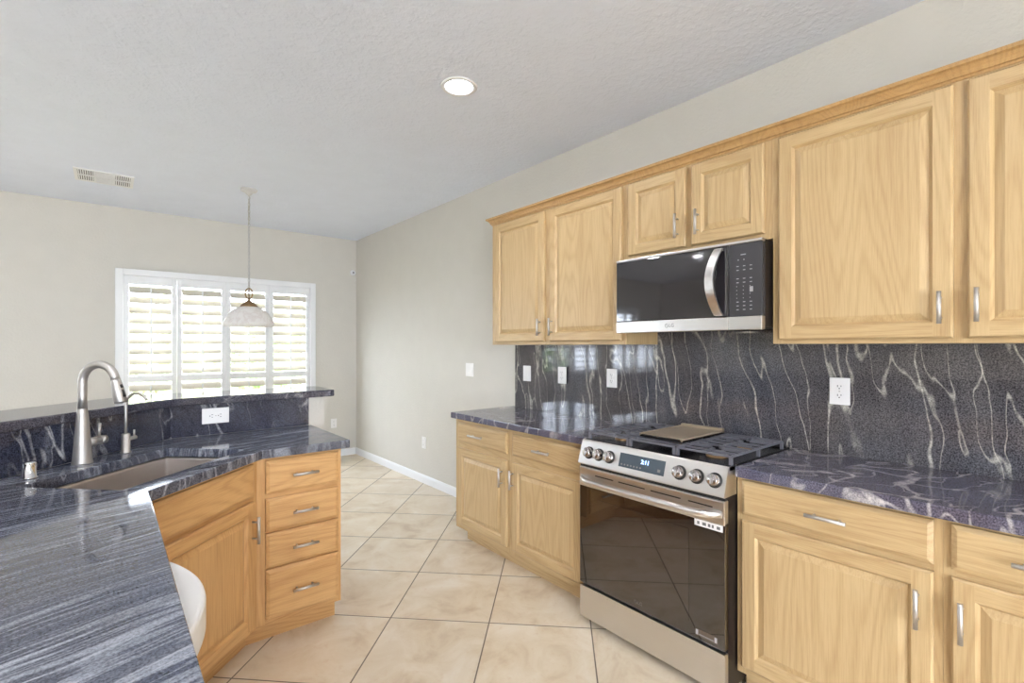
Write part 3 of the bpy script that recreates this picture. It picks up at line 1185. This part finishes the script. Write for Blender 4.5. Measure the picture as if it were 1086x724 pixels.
for kx in (.060, .122, .187, .556, .634, .710):
    kb = B()
    kb.T = PM @ Matrix.Translation((kx, 0, .055)) @ Matrix.Rotation(PI / 2, 4, 'X')
    kb.lathe([(0, .030), (.020, .030), (.0225, .027), (.0240, .006)], n=28)
    kb.lathe([(.0240, .006), (.030, .004), (.030, -.001), (0, -.001)], n=28, mi=2)
    kb.box(-.0045, .0045, -.020, .020, .029, .035, 0, bev=.002)
    kb.box(-.0012, .0012, .006, .019, .0345, .0356, 1)
    ko = kb.obj('knob', [KNOB, GREYP, SLOT], rg)
# cooktop
b = B()
b.box(.0, RWD, .03, .612, .895, .917, 0, bev=.004)
b.box(.02, RWD - .02, .550, .612, .915, .926, 0, bev=.004)
for k in range(9):
    b.box(.07 + k * .072, .115 + k * .072, .572, .590, .926, .927, 1)
b.obj('cooktop', [BLACK, SLOT], rg)
BURN = [(.135, .175, .045), (.135, .43, .036), (.3825, .30, .05), (.63, .175, .05), (.63, .43, .036)]
for (x, y, rr) in BURN:
    b = B()
    b.lathe([(rr * .9, .914), (rr * .9, .922), (rr * .75, .925)], (x, y, 0), n=28, mi=1)
    b.lathe([(rr * .78, .924), (rr * .80, .932), (rr * .68, .937), (0, .937)], (x, y, 0), n=28)
    b.obj('burner', [IRON, BRONZE], rg)


def grate(x0, x1, burners, rails):
    b = B()
    zt, zb = .954, .945
    y0, y1 = .055, .545
    bw = .010
    b.box(x0, x1, y0, y0 + bw, zb, zt, bev=.003)
    b.box(x0, x1, y1 - bw, y1, zb, zt, bev=.003)
    b.box(x0, x0 + bw, y0, y1, zb, zt, bev=.003)
    b.box(x1 - bw, x1, y0, y1, zb, zt, bev=.003)
    ym = (y0 + y1) / 2
    b.box(x0, x1, ym - bw / 2, ym + bw / 2, zb, zt, bev=.003)
    for (x, y, rr) in burners:
        for a in (0, PI / 2, PI, 3 * PI / 2):
            c, s = math.cos(a), math.sin(a)
            L1 = (x1 - x) if c > .5 else (x - x0) if c < -.5 else min(abs(y1 - y), abs(y - ym)) if s > 0 else min(abs(y - y0), abs(y - ym))
            L1 = max(L1, rr + .03)
            b.T = Matrix.Translation((x, y, 0)) @ Matrix.Rotation(a, 4, 'Z')
            b.box(.022, L1, -.005, .005, zb, zt + .002, bev=.002)
            b.T = Matrix.Identity(4)
    for y in rails:
        b.box(x0, x1, y - .004, y + .004, zb, zt, bev=.002)
    for fx in (x0 + .006, x1 - .006):
        for fy in (y0 + .006, ym, y1 - .006):
            b.box(fx - .006, fx + .006, fy - .006, fy + .006, .9165, zb + .002)
    b.obj('grate', IRON, rg)


grate(.012, .258, [BURN[0], BURN[1]], (.115, .235, .365, .485))
grate(.262, .503, [BURN[2]], (.11, .17, .43, .49))
grate(.507, .753, [BURN[3], BURN[4]], (.115, .235, .365, .485))
# griddle plate resting over the centre grate
gp = empty('griddle_plate', (RXF, RY, .9562), RW, 'tan flat griddle plate resting across the middle of the stove grates', 'griddle')
b = B()
b.box(.270, .495, .125, .505, .0005, .012, 1, bev=.003)
b.box(.280, .485, .135, .495, .011, .0135, 0, bev=.001)
b.box(.270, .495, .485, .507, .002, .026, 0, bev=.003)
b.box(.270, .280, .125, .505, .002, .018, 0, bev=.002)
b.box(.485, .495, .125, .505, .002, .018, 0, bev=.002)
b.obj('plate', [GRIDDLE, BLACK], gp)

# ---------------- microwave (local front plane y = 0 at x = -.40)
MWX, MWY, MWW = -.402, 1.642, .748
mw = empty('microwave', (MWX, MWY, 1.455), RW, 'over-the-range microwave with dark glass and stainless trim above the stove', 'microwave')
b = B().box(.004, MWW - .004, .030, .378, .012, .378)
for k in range(2):
    b.box(.10 + k * .34, .36 + k * .34, .10, .26, .0085, .0125, 1)
b.obj('body', [BLACKM, plain('grease_filter', srgb(150, 148, 145), .4, metal=.8)], mw)
b = B().box(.30, .40, .05, .09, .0085, .0125)
b.obj('task_light', plain('task_lamp', (1, .95, .85, 1), .5, emis=((1, .93, .8, 1), 3.0)), mw)
dw = MWW - .142
b = B()
b.box(0, dw, 0, .029, .058, .368, 0, bev=.003)
md = b.obj('door', GLASSM, mw)
b = B().box(0, dw, -.002, .029, .0, .0575, 0, bev=.003)
b.obj('door_trim', STEEL, md)
b = B().box(0, MWW, -.001, .03, .3685, .380, 0, bev=.002)
b.obj('top_trim', STEEL, mw)
# bowed flat handle
b = B()
hx = dw - .040
K = 18
prev = None
for k in range(K + 1):
    t = k / K
    z = .066 + t * .292
    y = -.012 - .046 * math.sin(PI * t) ** .8
    xo = -.020 * math.sin(PI * t)
    q = [(hx + xo - .020, y, z), (hx + xo + .020, y - .002, z), (hx + xo + .020, y + .008, z), (hx + xo - .020, y + .008, z)]
    if prev:
        for i in range(4):
            b.face([prev[i], prev[(i + 1) % 4], q[(i + 1) % 4], q[i]])
    else:
        b.face(q)
    prev = q
b.face(prev[::-1])
bmesh.ops.remove_doubles(b.bm, verts=b.bm.verts[:], dist=1e-5)
for z in (.070, .354):
    b.box(hx - .015, hx + .015, -.010, .001, z - .006, z + .006)
b.obj('handle', STEEL, md)
b = B()
emblem(b, .315, -.0024, .030, .010)
b.obj('logo', plain('logo_grey', srgb(96, 92, 92), .4), md, normals=False)
b = B()
b.box(dw + .002, MWW, 0, .03, .058, .368, 0, bev=.003)
pn = b.obj('control_panel', PANELM, mw)
b = B().box(dw + .002, MWW, -.002, .03, .0, .0575, 0, bev=.003)
b.obj('panel_trim', STEEL, mw)
b = B()
px0 = dw + .035
for rrow in range(11):
    for c in range(3):
        z = .085 + rrow * .0165 + (.02 if rrow > 8 else 0)
        w_ = .010 if rrow not in (3, 4, 5, 6) else .003
        b.box(px0 + c * .028, px0 + c * .028 + w_, -.0006, .001, z, z + .003)
b.box(px0 + .018, px0 + .040, -.0006, .001, .318, .322)
b.box(px0 + .006, px0 + .010, -.0006, .001, .296, .301)
b.box(px0 + .030, px0 + .034, -.0006, .001, .296, .301)
b.box(px0 + .056, px0 + .070, -.0006, .001, .160, .182)
b.obj('keypad', MARK, pn)

# ------------------------------------------------------------------ sink peninsula (same oak, with the warm cast of the light in its colour)
OAK_V, OAK_H, OAK_P = TINT_V, TINT_H, TINT_P
DR = empty('drawer_cabinet', (-1.955, 2.455, 0), 0, 'oak base cabinet with a stack of four drawers at the end of the peninsula', 'cabinet')
CW = 1.955 - 1.570
carcass(DR, CW, .573, .105, BT, [(0, .035), (CW - .019, CW)], [(.035, CW - .019, a, c) for a, c in ((.105, .14), (.35, .37), (.52, .54), (.68, .71), (.85, BT))])
for (z0, z1) in ((.706, .860), (.532, .684), (.366, .524), (.128, .358)):
    drawer(DR, .036, .367, z0, z1, (.203, (z0 + z1) / 2 + .001, .115, False))
toe(DR, -.031, CW - .005, .075, .104)
B().box(CW - .021, CW - .005, .091, .573, 0, .105).obj('toe_kick', OAK_V, DR)

# corner sink cabinet: local x along the diagonal face, origin at its left end (-2.41, 2.0)
SK = empty('sink_cabinet', (-2.41, 2.0, 0), PI / 4, 'oak corner base cabinet under the sink, set on the diagonal', 'cabinet')


def to_sk(x, y):
    dx, dy = x + 2.41, y - 2.0
    return ((dx + dy) / R2, (-dx + dy) / R2)


SW = to_sk(-1.955, 2.455)[0]
e_ = .0015
poly = [(.002, .019), (SW - .002, .019)] + [to_sk(*p) for p in ((-1.955 - e_, 2.455 + .02), (-1.955 - e_, 3.026), (-2.23, 3.026), (-3.006, 2.25), (-3.006, 2.0 + e_), (-2.43, 2.0 + e_))]
carcass(SK, SW, .5, .105, BT, [(0, .06), (SW - .05, SW)], [(.06, SW - .05, .105, .15), (.06, SW - .05, .685, .72), (.06, SW - .05, .85, BT)], poly, .60)
drawer(SK, .045, SW - .040, .712, .858, None, 'false_drawer_front')
door(SK, .045, SW - .040, .128, .692, (SW - .062, .572, .118, True))
toe(SK, .02, SW + .031, .075, .104)

# dishwasher and neighbours along the near leg (face x = -2.41, local x = world y)
LG = PI / 2
r = empty('base_cabinet', (-2.41, 1.625, 0), LG, 'narrow oak base cabinet between the dishwasher and the sink corner', 'cabinet')
carcass(r, .373, .59, .105, BT, [(0, .03), (.343, .373)], [(.03, .343, .105, .14), (.03, .343, .84, BT)])
door(r, .025, .348, .128, .858, (.32, .70, .118, True))
toe(r, 0, .30, .075, .105)
DWY = 1.015
dwr = empty('dishwasher', (-2.41, DWY, 0), LG, 'white dishwasher with a bowed white handle under the near worktop', 'dishwasher')
B().box(.005, .597, .03, .57, .10, .865).obj('body', APPW, dwr)
B().box(.005, .597, .05, .066, 0, .10).obj('toe_kick', BLACKM, dwr)
dd = B().box(.005, .597, -.005, .03, .11, .865, bev=.006).obj('door', APPW, dwr)
arc = [(.022 + .558 * k / 30, -.004 - .098 * math.sin(PI * k / 30) ** .75) for k in range(31)]
b = B().prism([(.022, -.0055), (.580, -.0055)][:0] + arc, .765, .840)
b.obj('handle', APPW, dd, bevel=.012)
r = empty('base_cabinet', (-2.41, -.38, 0), LG, 'oak base cabinet on the near side of the dishwasher below the picture', 'cabinet')
carcass(r, 1.39, .59, .105, BT, [(0, .03), (.66, .73), (1.36, 1.39)], [(.03, .66, .105, .14), (.03, .66, .84, BT), (.73, 1.36, .105, .14), (.73, 1.36, .84, BT)])
door(r, .02, .67, .128, .858, (.63, .70, .118, True))
door(r, .72, 1.37, .128, .858, (.76, .70, .118, True))
toe(r, 0, 1.39, .075, .105)

# pony wall, granite upstand, raised bar
PATH = [(-1.55, 3.03), (-2.23, 3.03), (-3.01, 2.25), (-3.01, -.40)]


def offset(path, d):
    """offset to the far side (left when walking the path towards the camera is the room side)"""
    out = []
    n = len(path)
    for i, p in enumerate(path):
        ns = []
        for a, c in ((i - 1, i), (i, i + 1)):
            if a < 0 or c >= n:
                continue
            v = Vector((path[c][0] - path[a][0], path[c][1] - path[a][1])).normalized()
            ns.append(Vector((v.y, -v.x)))
        m = sum(ns, Vector((0, 0)))
        m.normalize()
        k = d / m.dot(ns[0])
        out.append((p[0] + m.x * k, p[1] + m.y * k))
    return out


def fillet(poly, rad):
    out = []
    n = len(poly)
    for i, p in enumerate(poly):
        r = rad.get(i, 0)
        P = Vector(p)
        if not r:
            out.append(p)
            continue
        a = (Vector(poly[i - 1]) - P).normalized()
        c = (Vector(poly[(i + 1) % n]) - P).normalized()
        ang = a.angle(c)
        t = r / math.tan(ang / 2)
        p0, p1 = P + a * t, P + c * t
        ctr = P + (a + c).normalized() * (r / math.sin(ang / 2))
        a0 = math.atan2(p0.y - ctr.y, p0.x - ctr.x)
        a1 = math.atan2(p1.y - ctr.y, p1.x - ctr.x)
        da = (a1 - a0 + PI) % (2 * PI) - PI
        for k in range(9):
            q = a0 + da * k / 8
            out.append((ctr.x + r * math.cos(q), ctr.y + r * math.sin(q)))
    return out


assert offset(PATH, .1)[0][1] > 3.03
front = offset(PATH, .0205)
back = offset(PATH, .145)
front[0] = (-1.45, front[0][1])
back[0] = (-1.45, back[0][1])
struct(B().prism(front + back[::-1], 0, 1.079).obj('wall_bar', WALL))
fr, bk = offset(PATH, .0), offset(PATH, .020)
tag(B().prism(fr + bk[::-1], .9155, 1.079).obj('granite_upstand', G_BAR), 'dark veined granite upstand behind the sink, below the raised bar', 'backsplash')
fr, bk = offset(PATH, -.028), offset(PATH, .33)
fr[0] = (-1.398, fr[0][1])
bk[0] = (-1.398, bk[0][1])
bar = fr + bk[::-1]
bar = fillet(bar, {0: .03, 1: .28, 2: .2, 5: .3, 6: .5, 7: .05})
tag(B().prism(bar, 1.08, 1.12).obj('bar_top', G_EDGE, bevel=.007), 'raised dark granite bar top running behind the sink', 'bar top')
plate((-2.032, 3.0298, 1.015), 0, 'flat', 'white outlet mounted sideways on the granite upstand below the bar', w=.126, h=.082)

# worktop with the sink cut-out
def sc2xy(s, c):            # s along the diagonal, c = x - y
    return ((s * R2 + c) / 2, (s * R2 - c) / 2)


cut = [sc2xy(-.277, -4.49), sc2xy(.349, -4.49), sc2xy(.349, -5.03), sc2xy(-.277, -5.03)]
top = [(-1.536, 2.420), (-1.536, 3.029), (-2.2296, 3.029), (-3.009, 2.2496), (-3.009, -.40), (-2.374, -.40), (-2.374, 1.986), (-1.94, 2.420)]
ct = B().prism(top, CT0, CT1, [cut]).obj('countertop', G_LEFT, bevel=.004)
tag(ct, 'streaked blue grey granite worktop around the sink, sweeping into the foreground', 'countertop')

# sink: square-cornered bowl below the cut-out; local frame along the diagonal
cx, cy = sc2xy(.036, -4.76)
sk = empty('kitchen_sink', (cx, cy, .66), PI / 4, 'undermount square stainless sink set in the corner worktop', 'sink')
hx_, hy_ = .315, .193
b = B()
hh = .8745 - .66
v = lambda x, y, z: b._v((x, y, z))
lo = [v(-hx_ + .004, -hy_ + .004, 0.004), v(hx_ - .004, -hy_ + .004, .004), v(hx_ - .004, hy_ - .004, .004), v(-hx_ + .004, hy_ - .004, .004)]
hi = [v(-hx_, -hy_, hh), v(hx_, -hy_, hh), v(hx_, hy_, hh), v(-hx_, hy_, hh)]
rim = [v(-hx_ - .02, -hy_ - .02, hh), v(hx_ + .02, -hy_ - .02, hh), v(hx_ + .02, hy_ + .02, hh), v(-hx_ - .02, hy_ + .02, hh)]
b.bm.faces.new(lo)
for i in range(4):
    j = (i + 1) % 4
    b.bm.faces.new((lo[i], lo[j], hi[j], hi[i]))
    b.bm.faces.new((hi[i], hi[j], rim[j], rim[i]))
so = b.obj('bowl', SINKM, sk)
bv = so.modifiers.new('bevel', 'BEVEL')
bv.width = .012
bv.segments = 3
bv.limit_method = 'ANGLE'
sd = so.modifiers.new('solid', 'SOLIDIFY')
sd.thickness = .002
b = B().lathe([(.045, .0065), (.045, .0045), (.052, .0045), (.052, .0075), (.040, .0075), (.034, .0055), (0, .0055)], (.0, .02, 0), n=32)
b.obj('drain', CHROME, sk)

# pull-down faucet
FA = empty('kitchen_faucet', (-2.556, 2.616, CT1), -PI / 4, 'tall brushed nickel gooseneck faucet with pull-down spray head behind the sink', 'faucet')
# local x towards the sink front, z up
b = B().lathe([(0, 0), (.034, 0), (.034, .003), (.0325, .012), (.026, .10), (.0195, .19), (.0165, .22)], n=32)
b.obj('base', NICKEL, FA)
b = B()
pts = [(0, 0, .215), (0, 0, .27), (0, 0, .325)]
for k in range(1, 17):
    a = PI - k * (PI * .95) / 16
    pts.append((.073 + .073 * math.cos(a), 0, .325 + .073 * math.sin(a)))
b.tube(pts, .0155, 20)
b.obj('spout', NICKEL, FA)
e1 = Vector(pts[-1])
dv = (Vector(pts[-1]) - Vector(pts[-2])).normalized()
b = B().tube([e1 - dv * .002, e1 + dv * .01, e1 + dv * .05, e1 + dv * .090, e1 + dv * .094], [.0165, .0175, .021, .0225, .020], 24)
b.tube([e1 + dv * .020 + Vector((.017, 0, 0)), e1 + dv * .032 + Vector((.0195, 0, .0))], [.006, .006], 12, mi=1)
b.tube([e1 + dv * .040 + Vector((.0185, 0, 0)), e1 + dv * .070 + Vector((.021, 0, 0))], [.0055, .0065], 12, mi=1)
b.obj('spray_head', [NICKEL, BLACKM], FA)
b = B()
b.cyl((0, .015, .080), (0, .075, .080), .0165, n=20)
b.cyl((0, .075, .080), (0, .100, .080), .0185, .0165, n=20)
b.tube([(0, .072, .090), (0, .072, .12), (.002, .072, .150)], [.0058, .0055, .006], 12)
b.obj('lever_handle', NICKEL, FA)

# filtered-water tap
FB = empty('filter_faucet', (-2.416, 2.752, CT1), -PI / 4, 'small slim gooseneck water tap right of the main faucet', 'faucet')
b = B().lathe([(0, 0), (.021, 0), (.021, .006), (.0165, .008), (.0165, .082), (.012, .086), (.0, .086)], n=24)
b.obj('base', NICKEL, FB)
b = B()
pts = [(0, 0, .08), (0, 0, .15), (0, 0, .212)]
for k in range(1, 15):
    a = PI - k * (PI * .86) / 14
    pts.append((.052 + .052 * math.cos(a), 0, .212 + .052 * math.sin(a)))
b.tube(pts, .0062, 14)
b.obj('spout', NICKEL, FB)
b = B()
b.cyl((0, .012, .060), (0, .052, .060), .0085, n=16)
b.tube([(0, .043, .064), (0, .043, .095)], [.004, .004], 10)
b.obj('lever_handle', NICKEL, FB)

# dishwasher air gap
AG = B().lathe([(0, 0), (.025, 0), (.025, .005), (.0205, .007), (.0205, .053), (.018, .059), (0, .060)], n=32)
o = AG.obj('air_gap', [CHROME, SLOT])
o.location = (-2.694, 2.440, CT1)
o.rotation_euler = (0, 0, PI / 4)
tag(o, 'short chrome air gap cap standing left of the main faucet', 'air gap')

# ------------------------------------------------------------------ ceiling fixtures
for i, (x, y) in enumerate(CANS):
    lb = 'round recessed ceiling light above the kitchen floor' if i == 0 else 'added round recessed ceiling light outside the picture'
    r = empty('recessed_light', (x, y, H), 0, lb, 'ceiling light', None if i == 0 else 'added recessed lights out of view')
    B().lathe([(.068, -.0005), (.071, -.006), (.092, -.005), (.096, -.0005), (.0755, -.0005), (.0755, .055), (.055, .055), (.068, -.0005)], n=48).obj('trim', WHITE, r)
    B().lathe([(0, .012), (.0595, .012), (.0595, .016), (0, .016)], n=40).obj('diffuser', LAMP, r)

# air register
vr = empty('ceiling_vent', (-2.495, 5.145, H), 0, 'white rectangular air register in the ceiling above the window side', 'vent')
b = B()
hw, hd = .185, .175
fr_ = .022
for (x0, x1, y0, y1) in ((-hw, hw, -hd, -hd + fr_), (-hw, hw, hd - fr_, hd), (-hw, -hw + fr_, -hd + fr_, hd - fr_), (hw - fr_, hw, -hd + fr_, hd - fr_), (-.068, -.050, -hd + fr_, hd - fr_), (.050, .068, -hd + fr_, hd - fr_), (-hw + fr_, hw - fr_, -.010, .010)):
    b.box(x0, x1, y0, y1, -.008, -.0003)
b.obj('frame', WHITE, vr)
B().box(-hw + .01, hw - .01, -hd + .01, hd - .01, -.0015, -.0002).obj('backing', plain('duct_shadow', srgb(84, 84, 84), .9), vr)
for (x0, x1) in ((-hw + fr_, -.068), (-.050, .050), (.068, hw - fr_)):
    for (y0, y1) in ((-hd + fr_, -.010), (.010, hd - fr_)):
        b = B()
        mid = x0 == -.050
        n = 9 if mid else 7
        for k in range(n):
            if mid:
                y = y0 + (k + .5) * (y1 - y0) / n
                b.box(x0, x1, y - .0045, y + .0045, -.0065, -.002)
            else:
                x = x0 + (k + .5) * (x1 - x0) / n
                b.box(x - .004, x + .004, y0, y1, -.0065, -.002)
        b.obj('slat_bank', WHITE, vr)

# pendant
PX, PY = -1.532, 4.72
pd = empty('pendant_light', (PX, PY, H), 0, 'hanging pendant with a white alabaster glass bowl shade in front of the window', 'pendant light')
B().lathe([(0, -.0003), (.066, -.0003), (.066, -.012), (.058, -.020), (.032, -.026), (.026, -.040), (.016, -.050), (.006, -.060), (0, -.062)], n=36).obj('canopy', CANOPY, pd)
b = B()
zt, zb = -.060, -.865
nl = 27
p = (zt - zb) / nl
for k in range(nl):
    zc = zt - (k + .5) * p
    a = (k % 2) * PI / 2 + .4
    pts = []
    for j in range(12):
        t = 2 * PI * j / 12
        rx, rz = .0085, p * .5 + .004
        pts.append((rx * math.cos(t) * math.cos(a), rx * math.cos(t) * math.sin(a), zc + rz * math.sin(t)))
    b.tube(pts, .0022, 6, closed=True)
b.tube([(0.004, .003, zt), (-.003, .004, -.3), (.004, -.003, -.6), (0, 0, zb)], .0018, 6)
b.obj('chain', CHAINM, pd)
b = B()
pts = []
for j in range(20):
    t = 2 * PI * j / 20
    pts.append((.026 * math.cos(t), -.01 * math.cos(t), -.905 + .044 * math.sin(t)))
b.tube(pts, .006, 8, closed=True)
b.tube([(0, 0, -.865), (0, 0, -.955)], .005, 8)
b.lathe([(0, -.945), (.010, -.946), (.013, -.955), (.010, -.962), (.026, -.972), (.040, -.985), (.062, -1.004), (.070, -1.018), (.066, -1.020), (0, -1.0)], n=36)
b.obj('cap', BRONZE, pd)
m, nt, pb = mat('alabaster_glass')
tc = N(nt, 'ShaderNodeTexCoord')
nz = setv(N(nt, 'ShaderNodeTexNoise'), Scale=9.0, Detail=3.0, Distortion=1.6)
nt.links.new(tc.outputs['Object'], nz.inputs['Vector'])
rr = ramp(nt, [(0.42, srgb(250, 248, 246)), (0.50, srgb(240, 235, 232)), (0.55, srgb(250, 248, 246))])
nt.links.new(nz.outputs['Fac'], rr.inputs['Fac'])
nt.links.new(rr.outputs['Color'], pb.inputs['Base Color'])
pb.inputs['Roughness'].default_value = .25
pb.inputs['Transmission Weight'].default_value = 0.0
pb.inputs['Subsurface Weight'].default_value = 0.0
tr = N(nt, 'ShaderNodeBsdfTranslucent')
nt.links.new(rr.outputs['Color'], tr.inputs['Color'])
mx = N(nt, 'ShaderNodeMixShader')
mx.inputs[0].default_value = .45
out = nt.nodes['Material Output']
nt.links.new(pb.outputs[0], mx.inputs[1])
nt.links.new(tr.outputs[0], mx.inputs[2])
nt.links.new(mx.outputs[0], out.inputs[0])
prof = [(.060, -1.018), (.092, -1.028), (.130, -1.052), (.160, -1.086), (.180, -1.122), (.189, -1.145), (.197, -1.158), (.199, -1.170), (.191, -1.192), (.187, -1.192), (.193, -1.170), (.191, -1.160), (.184, -1.147), (.175, -1.124), (.155, -1.090), (.126, -1.058), (.090, -1.034), (.060, -1.024)]
B().lathe(prof, n=56).obj('shade', m, pd)
B().lathe([(0, -1.020), (.014, -1.022), (.016, -1.05), (.028, -1.085), (.030, -1.105), (.020, -1.128), (0, -1.135)], n=24).obj('bulb', plain('bulb_frosted', srgb(245, 243, 238), .4), pd)

# motion sensor near the corner
ms = empty('motion_sensor', (-.045, YF, 2.330), 0, 'small round white sensor high on the far wall beside the corner', 'sensor')
b = B()
b.T = Matrix.Rotation(PI / 2, 4, 'X')
b.lathe([(0, .022), (.016, .021), (.027, .014), (.034, .006), (.036, .0003), (0, .0003)], n=30)
b.obj('housing', WHITE, ms)
b = B()
b.T = Matrix.Rotation(PI / 2, 4, 'X')
b.lathe([(0, .026), (.008, .0245), (.012, .021), (0, .0205)], n=20)
b.obj('lens', GREYP, ms)
